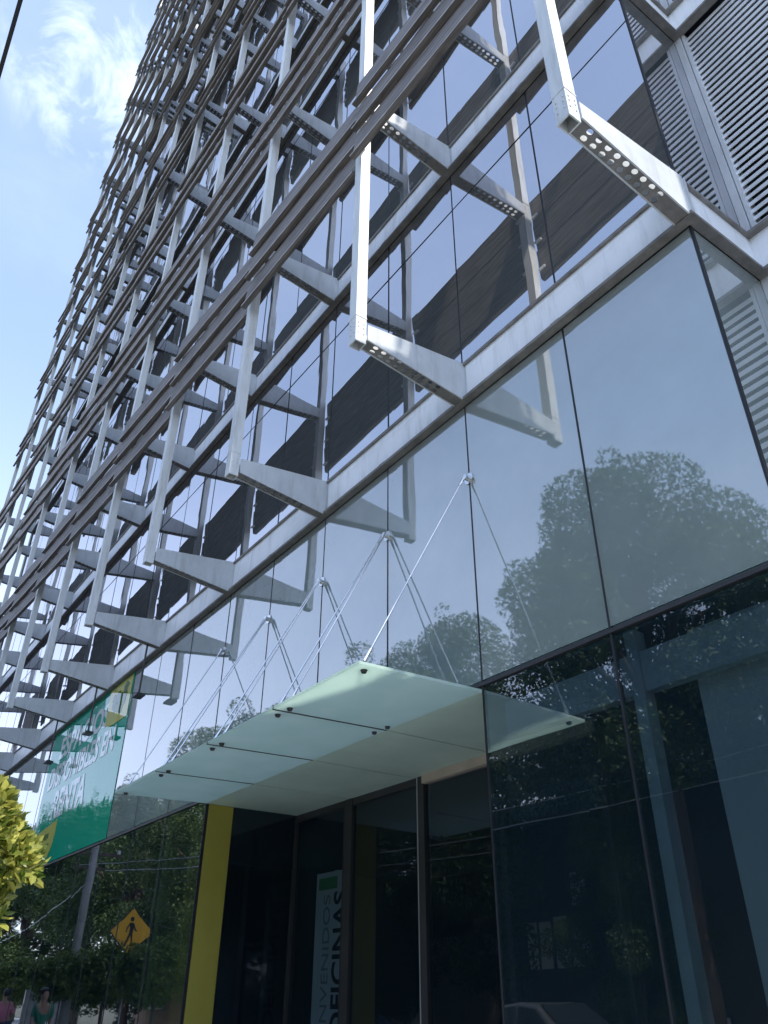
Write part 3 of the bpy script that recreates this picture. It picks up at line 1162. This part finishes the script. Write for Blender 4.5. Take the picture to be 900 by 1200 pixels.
tA = tree_meshes(11, 14.0, 4.5, 130000, 0.125, M['leaf'], 0.40, 60, ((-2.6, 1.2, 0.95), (-3.4, 0.6, 0.86), (2.9, 0.6, 0.88), (0.9, 0.4, 1.0), (-1.2, 1.0, 1.01)))
tB = tree_meshes(23, 12.6, 4.4, 100000, 0.13, M['leaf2'], 0.10, 52)
tC = tree_meshes(37, 12.4, 4.6, 100000, 0.14, M['leaf'], 0.08, 54)
for msh, x, y, rz, s, lb in (
        (tA, -11.6, -12.4, 0.4, (0.96, 0.96, 0.98), 'broad tall tree across the street, mirrored above the entrance at the right'),
        (tB, -20.4, -13.2, 1.2, (0.9, 0.9, 1.0), 'rounded tree across the street, mirrored just right of the canopy rods'),
        (tC, -29.0, -12.8, 2.2, (1, 1, 0.97), 'dark tree across the street, mirrored behind the left canopy corner'),
        (tB, -37.5, -13.0, 3.4, (1.1, 1.1, 1.02), 'light green tree across the street beyond the dark one'),
        (tC, -47.0, -12.6, 4.1, (1.1, 1.1, 1.0), 'dark tree across the street behind the crossing sign reflection'),
        (tA, -58.0, -13.4, 5.0, (1.1, 1.1, 0.92), 'tall tree across the street far to the left'),
        (tC, -71.0, -12.6, 0.9, (1.3, 1.3, 1.0), 'wide dark tree across the street at the far left end'),
        (tB, -88.0, -12.2, 1.9, (1.5, 1.5, 1.0), 'furthest tree across the street'),
        (tC, -3.6, -13.0, 2.9, (0.75, 0.75, 0.66), 'small tree across the street, mirrored at the right edge'),
        (tC, 15.0, -12.9, 1.3, (1, 1, 0.9), 'dark tree across the street, second to the right of the entrance'),
        (tB, 25.0, -12.2, 4.3, (1.1, 1.1, 0.95), 'light tree across the street, third to the right of the entrance'),
        (tC, 37.0, -12.9, 3.3, (1.2, 1.2, 0.95), 'dark tree across the street far to the right'),
        (tA, 52.0, -11.9, 0.3, (1.3, 1.3, 0.9), 'tall tree across the street at the far right end'),
        (tC, 30.0, -3.4, 2.0, (0.8, 0.8, 0.7), 'tree on the near footway to the right of the office'),
        (tB, 42.0, -3.3, 5.0, (0.9, 0.9, 0.75), 'light tree on the near footway far to the right'),
        (tC, -12.6, -11.6, 2.0, (0.36, 0.36, 0.42), 'small bushy tree across the street in front of the dark house'),
        (tB, 5.5, -12.6, 0.3, (0.9, 0.9, 0.72), 'light tree across the street to the right of the entrance')):
    put_tree(msh, (x, y, -0.01), rz, s, lb)


# clipped ball trees on the footway
def ball_tree(seed, rad, zc, nleaf, lsize, mat, pointed, squash=1.0):
    r_ = random.Random(seed)
    tb = bmesh.new()
    tube(tb, [(0, 0, 0), (0.03, 0.01, zc * 0.4), (-0.01, 0.02, zc * 0.8), (0, 0, zc)], [0.06, 0.05, 0.045, 0.03], 10)
    for i in range(9):
        a = r_.uniform(0, 6.28)
        d = Vector((math.cos(a), math.sin(a), r_.uniform(-0.2, 1))).normalized() * rad * 0.8
        tube(tb, [(0, 0, zc - rad * 0.5), Vector((0, 0, zc - rad * 0.1)) + d * 0.4, Vector((0, 0, zc)) + d], [0.02, 0.012, 0.005], 6)
    cl = []
    for i in range(70):
        v = Vector((r_.gauss(0, 1), r_.gauss(0, 1), r_.gauss(0, 1))).normalized()
        k = rad * r_.uniform(0.62, 0.92)
        cl.append((v.x * k, v.y * k, zc + v.z * k * squash, rad * r_.uniform(0.17, 0.26), rad * r_.uniform(0.16, 0.26)))
    lb = bmesh.new()
    leaf_cloud(lb, cl, nleaf, lsize, r_, pointed=pointed)
    return mesh_of('trunk', tb, M['bark'], True), mesh_of('crown', lb, mat)


def ray(px, py):
    return rt2 * ((px - 450) / FPX) - up2 * ((py - 600) / FPX) + fw


def on_ray(px, py, dist):
    return CAM + ray(px, py).normalized() * dist


c = on_ray(-74, 998, 3.8)
me_b = ball_tree(71, 0.36, c.z, 8500, 0.052, M['ficus'], True)
o = empty('ball_tree', (c.x, c.y, 0), 'sunlit yellow green clipped tree with glossy leaves at the left edge of the photo', 'tree', 'clipped trees on the footway')
link('trunk', me_b[0], o)
link('crown', me_b[1], o)
me_t = ball_tree(72, 0.95, 2.05, 7000, 0.10, M['topiary'], False, 0.62)
for x, y, s, lb in ((-26.3, -3.5, 1.05, 'flat topped clipped tree beside the leaning concrete pole'),
                    (-21.6, -3.2, 1.0, 'flat topped clipped tree below the yellow crossing sign'),
                    (-18.6, -3.3, 0.95, 'clipped tree to the right of the crossing sign'),
                    (-32.0, -3.6, 1.1, 'clipped tree just left of the concrete pole'),
                    (-37.0, -3.6, 1.15, 'clipped tree second to the left of the concrete pole'),
                    (-43.0, -3.6, 1.2, 'clipped tree third to the left of the concrete pole')):
    o = empty('ball_tree', (x, y, 0), lb, 'tree', 'clipped trees on the footway')
    o.scale = (s, s, 1)
    link('trunk', me_t[0], o)
    link('crown', me_t[1], o)

# ------------------------------------------------------------------ crossing sign, pole, cables
sx, sy, sz = -21.9, -3.7, 2.98
sg = empty('crossing_sign', (sx, sy, 0), 'yellow diamond sign with a black walking figure', 'road sign')
bm = bmesh.new()
tube(bm, [(sx - 0.03, sy, 0), (sx - 0.03, sy, sz + 0.3)], 0.03, 10)
part('pole', bm, M['alu'], sg)
H = 0.56


def dia(h, xo):
    return [(xo, sy + dy, sz + dz) for dy, dz in ((0, -h), (h, 0), (0, h), (-h, 0))]


def slab_x(bm, yz, x0, x1):
    a = [bm.verts.new((x0, y, z)) for y, z in yz]
    b = [bm.verts.new((x1, y, z)) for y, z in yz]
    bm.faces.new(a)
    bm.faces.new(b[::-1])
    n = len(yz)
    for i in range(n):
        bm.faces.new((a[i], b[i], b[(i + 1) % n], a[(i + 1) % n]))


bm = bmesh.new()
slab_x(bm, [(sy, sz - H), (sy + H, sz), (sy, sz + H), (sy - H, sz)], sx, sx + 0.006)
part('back_plate', bm, M['black'], sg)
bm = bmesh.new()
h2 = H - 0.035
slab_x(bm, [(sy, sz - h2), (sy + h2, sz), (sy, sz + h2), (sy - h2, sz)], sx + 0.0065, sx + 0.010)
part('sign_face', bm, M['signyellow'], sg)
bm = bmesh.new()
P = lambda pts: slab_x(bm, [(sy - u, sz + v) for u, v in pts], sx + 0.0105, sx + 0.013)
P([(0.05 * math.cos(a) - 0.01, 0.29 + 0.055 * math.sin(a)) for a in [2 * math.pi * q / 14 for q in range(14)]])
P([(-0.06, 0.21), (0.05, 0.21), (0.065, 0.10), (0.045, -0.06), (-0.055, -0.06), (-0.045, 0.08)])
P([(-0.055, -0.05), (0.005, -0.05), (-0.05, -0.20), (-0.13, -0.34), (-0.175, -0.31), (-0.10, -0.17)])
P([(-0.01, -0.05), (0.05, -0.05), (0.075, -0.19), (0.10, -0.34), (0.05, -0.345), (0.025, -0.19)])
P([(0.05, 0.20), (0.07, 0.17), (0.13, 0.07), (0.18, 0.03), (0.16, 0.0), (0.10, 0.04), (0.045, 0.12)])
P([(-0.055, 0.21), (-0.03, 0.17), (-0.10, 0.08), (-0.13, -0.02), (-0.165, -0.01), (-0.135, 0.10)])
part('walking_figure', bm, M['black'], sg)

px_, py_ = -26.4, -3.75
up_o = empty('utility_pole', (px_, py_, 0), 'pale concrete utility pole carrying cables', 'utility pole')
bm = bmesh.new()
tube(bm, [(px_, py_, 0), (px_ - 0.1, py_, 5.6)], [0.17, 0.13], 12)
part('pole', bm, M['concrete'], up_o, smooth=True)
bm = bmesh.new()
box(bm, px_ - 0.16, px_ - 0.06, py_ - 0.9, py_ + 0.9, 5.3, 5.38)
box(bm, px_ - 0.15, px_ - 0.07, py_ - 0.5, py_ + 0.5, 4.9, 4.97)
part('crossarm', bm, M['bark'], up_o)
for dy in (-0.8, 0.0, 0.8):
    bm = bmesh.new()
    tube(bm, [(px_ - 0.11, py_ + dy, 5.38), (px_ - 0.11, py_ + dy, 5.42), (px_ - 0.11, py_ + dy, 5.45), (px_ - 0.11, py_ + dy, 5.5)], [0.02, 0.05, 0.03, 0.05], 8)
    part('insulator', bm, M['white'], up_o)


def cable(a, b, sag, r_, label, mat='cable'):
    a, b = Vector(a), Vector(b)
    bm = bmesh.new()
    pts = []
    for i in range(25):
        t = i / 24
        p = a.lerp(b, t)
        p.z -= sag * 4 * t * (1 - t)
        pts.append(p)
    tube(bm, pts, r_, 6)
    o = obj('overhead_cable', bm, M[mat])
    return tag(o, label, 'cable', 'overhead cables')


cable((px_ - 0.1, -4.16, 4.0), (30, -4.16, 4.0), 0.0, 0.006, 'thin black cable crossing the sky at the top left corner')
cable((px_ - 0.1, py_ + 0.4, 5.0), (-9.0, -12.9, 6.4), 0.5, 0.011, 'cable running down from the concrete pole across the street', 'alu')
cable((px_ - 0.1, py_ - 0.4, 4.9), (-6.0, -12.9, 6.0), 0.6, 0.011, 'lower cable from the concrete pole across the street', 'alu')
cable((px_ - 0.1, py_, 4.6), (-58, -6.0, 4.4), 0.9, 0.009, 'pale cable leaving the pole to the left', 'alu')


# ------------------------------------------------------------------ houses across the street
def house(x0, x1, y0, y1, hgt, mat, label, wins, wmat, gate=None):
    h = empty('street_house', ((x0 + x1) / 2, y1, -0.01), label, 'house', 'houses across the street')
    bm = bmesh.new()
    box(bm, x0, x1, y0, y1, -0.15, hgt)
    part('wall', bm, mat, h)
    bm = bmesh.new()
    box(bm, x0 - 0.15, x1 + 0.15, y0 - 0.1, y1 + 0.2, hgt, hgt + 0.18)
    part('roof', bm, M['concrete'], h)
    for (a, b, z0, z1) in wins:
        bm = bmesh.new()
        box(bm, a, b, y1 - 0.02, y1 + 0.03, z0, z1)
        wn = part('window', bm, wmat, h)
        bm = bmesh.new()
        for q in range(1, 2 if b - a > 0.9 else 1):
            xx = a + (b - a) * 0.46
            box(bm, xx - 0.03, xx + 0.03, y1 + 0.0305, y1 + 0.06, z0, z1)
        box(bm, a - 0.06, a, y1 - 0.02, y1 + 0.06, z0 - 0.05, z1 + 0.05)
        box(bm, b, b + 0.06, y1 - 0.02, y1 + 0.06, z0 - 0.05, z1 + 0.05)
        f = obj('frame', bm, M['dark'], wn)
        f.data.transform(Matrix.Translation(-Vector(h.location)))
    return h


M['h_dark'] = pmat('dark_plaster', (0.12, 0.11, 0.10), 0.9, var=0.2, scale=1)
M['h_cream'] = pmat('cream_plaster', (0.42, 0.38, 0.31), 0.9, var=0.15, scale=1)
M['h_brick'] = pmat('brick_plaster', (0.26, 0.15, 0.11), 0.9, var=0.2, scale=2)
M['blind'] = pmat('white_blind', (0.88, 0.88, 0.86), 0.6, var=0.1)
house(-20.5, -10.5, -24, -14.6, 6.6, M['h_dark'], 'dark two storey house with tall white window panels',
      [(-17.9, -17.3, 2.35, 3.6), (-17.15, -16.4, 2.35, 3.3), (-19.0, -18.0, 2.35, 3.5), (-17.1, -16.4, 3.85, 4.7), (-13.6, -12.6, 0.9, 1.3)], M['blind'])
house(-33.0, -21.5, -25, -15.2, 5.8, M['h_cream'], 'cream two storey house across the street left of the dark one', [(-31, -29, 1, 2.4), (-27, -25, 3.6, 5), (-31, -29, 3.6, 5)], M['carglass'])
house(-52.0, -34.0, -25, -15.0, 6.5, M['h_brick'], 'reddish house across the street behind the sign reflection', [(-50, -47, 1, 2.4), (-44, -41, 1, 2.4), (-38, -36, 3.4, 5)], M['carglass'])
house(-9.5, 4.0, -26, -15.4, 5.2, M['h_cream'], 'low cream house across the street opposite the corner', [(-7.5, -6, 1, 2.4), (-3, -1, 1, 2.4), (-7.5, -6, 3.3, 4.5)], M['carglass'])
house(5.0, 22.0, -26, -15.0, 7.0, M['h_brick'], 'reddish house across the street to the right', [(8, 10, 1, 2.4), (13, 15, 1, 2.4), (8, 10, 3.8, 5.2)], M['carglass'])


# ------------------------------------------------------------------ parked cars
def carbody(bm, prof, hw, z0):
    """side profile (x, z) lofted over the width with a tucked-in cabin."""
    secs = []
    for t, tuck in ((-1, 0.0), (-0.92, 1.0), (0.92, 1.0), (1, 0.0)):
        row = []
        for x, z in prof:
            k = max(0, (z - 0.85)) * 0.28
            yy = t * (hw - k) if abs(t) == 1 else t * (hw - k)
            dz = -0.03 if abs(t) == 1 else 0
            row.append(bm.verts.new((x, yy, z + dz + z0)))
        secs.append(row)
    n = len(prof)
    for s in range(3):
        for i in range(n):
            j = (i + 1) % n
            bm.faces.new((secs[s][i], secs[s][j], secs[s + 1][j], secs[s + 1][i]))
    bm.faces.new(secs[0][::-1])
    bm.faces.new(secs[3])


def car(loc, rz, paint, label):
    c = empty('parked_car', loc, label, 'car', 'cars parked across the street')
    c.rotation_euler.z = rz
    body = [(-2.15, 0.35), (-2.2, 0.62), (-2.12, 0.92), (-1.75, 1.0), (-1.35, 1.03), (-0.72, 1.40), (-0.2, 1.47), (0.35, 1.44), (1.05, 1.04),
            (1.75, 0.93), (2.12, 0.78), (2.2, 0.55), (2.15, 0.32), (1.75, 0.26), (-1.75, 0.26)]
    bm = bmesh.new()
    carbody(bm, body, 0.87, 0)
    b = obj('body', bm, paint, c)
    bv = b.modifiers.new('bevel', 'BEVEL')
    bv.width = 0.03
    bv.segments = 2
    for s in (-1, 1):
        for quad in ([(-1.15, 1.07), (-0.68, 1.36), (-0.25, 1.41), (-0.22, 1.06)], [(-0.15, 1.06), (-0.16, 1.41), (0.30, 1.38), (0.85, 1.07)]):
            bm = bmesh.new()
            A = [bm.verts.new((x, s * (0.885 - (z - 0.85) * 0.28), z)) for x, z in quad]
            B = [bm.verts.new((x, s * (0.80 - (z - 0.85) * 0.28), z)) for x, z in quad]
            bm.faces.new(A)
            bm.faces.new(B[::-1])
            for i in range(4):
                bm.faces.new((A[i], B[i], B[(i + 1) % 4], A[(i + 1) % 4]))
            obj('side_window', bm, M['carglass'], c)
    for pts in ([(0.40, 1.425), (1.02, 1.07)], [(-1.30, 1.075), (-0.75, 1.40)]):
        (xa, za), (xb, zb_) = pts
        bm = bmesh.new()
        hexa(bm, [(xa, -0.60, za), (xb, -0.68, zb_), (xb, 0.68, zb_), (xa, 0.60, za),
                  (xa, -0.60, za + 0.025), (xb, -0.68, zb_ + 0.025), (xb, 0.68, zb_ + 0.025), (xa, 0.60, za + 0.025)])
        obj('windscreen', bm, M['carglass'], c)
    for x in (-1.35, 1.36):
        for s in (-1, 1):
            bm = bmesh.new()
            tube(bm, [(x, s * 0.70, 0.31), (x, s * 0.89, 0.31)], 0.31, 22)
            wl = obj('wheel', bm, M['rubber'], c)
            bm = bmesh.new()
            tube(bm, [(x, s * 0.885, 0.31), (x, s * 0.90, 0.31)], 0.19, 18)
            obj('rim', bm, M['alu'], wl)
    for s in (-1, 1):
        bm = bmesh.new()
        box(bm, 2.08, 2.20, s * 0.55 - 0.18, s * 0.55 + 0.18, 0.62, 0.76)
        obj('headlight', bm, M['blind'], c)
        bm = bmesh.new()
        box(bm, -2.22, -2.12, s * 0.6 - 0.15, s * 0.6 + 0.15, 0.72, 0.88)
        obj('tail_light', bm, pmat('tail_red', (0.4, 0.01, 0.01), 0.3), c)
    return c


car((-13.0, -9.2, -0.13), 0.02, pmat('silver_paint', (0.10, 0.105, 0.11), 0.3, 0.4, var=0.03), 'grey sedan parked opposite the entrance').scale = (1, 1, 1.16)
car((-24.2, -9.3, -0.13), 0.0, pmat('blue_paint', (0.03, 0.10, 0.42), 0.3, 0.2, var=0.03), 'blue sedan parked across the street')
car((-6.0, -9.3, -0.13), 0.0, pmat('dark_paint', (0.03, 0.03, 0.035), 0.3, 0.2, var=0.03), 'dark sedan parked across the street near the corner')


# ------------------------------------------------------------------ two people on the footway far left
def person(loc, rz, shirt, label, stride=0.12, arm=0.1):
    o = empty('person', loc, label, 'person', 'people on the footway')
    o.rotation_euler.z = rz
    J = {'pel': ((0, 0, 0.94), 0.125), 'wai': ((0, 0, 1.08), 0.115), 'che': ((0, 0.01, 1.28), 0.135), 'nek': ((0, 0.0, 1.46), 0.055), 'hd0': ((0, 0.02, 1.56), 0.075),
         'hd1': ((0, 0.025, 1.65), 0.088), 'hd2': ((0, 0.01, 1.72), 0.06)}
    E_ = [('pel', 'wai'), ('wai', 'che'), ('che', 'nek'), ('nek', 'hd0'), ('hd0', 'hd1'), ('hd1', 'hd2')]
    for s, n in ((-1, 'l'), (1, 'r')):
        d = stride * s
        J.update({'hip' + n: ((s * 0.09, 0, 0.88), 0.095), 'kne' + n: ((s * 0.095, d * 0.7 + 0.02, 0.48), 0.058), 'ank' + n: ((s * 0.10, d, 0.09), 0.038),
                  'toe' + n: ((s * 0.11, d + 0.15, 0.035), 0.03), 'sho' + n: ((s * 0.18, 0, 1.39), 0.06), 'elb' + n: ((s * 0.235, -0.03 - d * arm, 1.12), 0.04),
                  'wri' + n: ((s * 0.24, 0.05 - d * 0.8, 0.88), 0.027), 'han' + n: ((s * 0.24, 0.07 - d * 0.9, 0.79), 0.032)})
        E_ += [('pel', 'hip' + n), ('hip' + n, 'kne' + n), ('kne' + n, 'ank' + n), ('ank' + n, 'toe' + n), ('che', 'sho' + n), ('sho' + n, 'elb' + n),
               ('elb' + n, 'wri' + n), ('wri' + n, 'han' + n)]

    def skin(names, name, mat, grow=0.0, root='pel'):
        me = bpy.data.meshes.new(name)
        idx = {k: i for i, k in enumerate(names)}
        me.from_pydata([J[k][0] for k in names], [(idx[a], idx[b]) for a, b in E_ if a in idx and b in idx], [])
        ob = link(name, me, o)
        ob.modifiers.new('skin', 'SKIN')
        for i, k in enumerate(names):
            sv = me.skin_vertices[0].data[i]
            r0 = J[k][1] + grow
            sv.radius = (r0, r0)
            sv.use_root = (k == root)
        sb = ob.modifiers.new('sub', 'SUBSURF')
        sb.levels = sb.render_levels = 2
        me.materials.append(mat)
        return ob
    skin(list(J), 'body', M['skin'])
    skin(['pel', 'wai', 'che', 'shol', 'shor', 'elbl', 'elbr'], 'shirt', shirt, 0.016, 'wai')
    skin(['pel', 'hipl', 'hipr', 'knel', 'kner', 'ankl', 'ankr'], 'trousers', M['denim'], 0.018, 'pel')
    bm = bmesh.new()
    bmesh.ops.create_uvsphere(bm, u_segments=14, v_segments=10, radius=0.108)
    bmesh.ops.scale(bm, verts=bm.verts, vec=(0.92, 1.05, 1.0))
    bmesh.ops.translate(bm, verts=bm.verts, vec=(0, -0.012, 1.69))
    for v in list(bm.verts):
        if v.co.y > 0.04 and v.co.z < 1.72:
            v.co.y = 0.04
    obj('hair', bm, M['black'], o, smooth=True)
    return o


M['skin'] = pmat('skin', (0.42, 0.25, 0.17), 0.6, var=0.05)
M['denim'] = pmat('denim', (0.05, 0.07, 0.12), 0.8)
person((-29.0, -2.7, 0), R(80), pmat('pink_cloth', (0.62, 0.22, 0.28), 0.8), 'person in a pink shirt walking on the footway')
person((-24.4, -2.6, 0), R(260), pmat('green_cloth', (0.04, 0.22, 0.14), 0.8), 'person in a dark green shirt seen from behind')

# grey upright notice boards on the footway
nb = empty('notice_board', (-28.2, -3.3, 0), 'tall grey upright board between two lower side panels', 'notice board')
bm = bmesh.new()
box(bm, -28.24, -28.14, -3.6, -3.2, 0, 2.4)
part('tall_panel', bm, M['greycol'], nb)
for dy in (-0.55, 0.28):
    bm = bmesh.new()
    box(bm, -28.1, -28.02, -3.4 + dy - 0.16, -3.4 + dy + 0.16, 0, 1.75)
    part('side_panel', bm, M['alu'], nb)
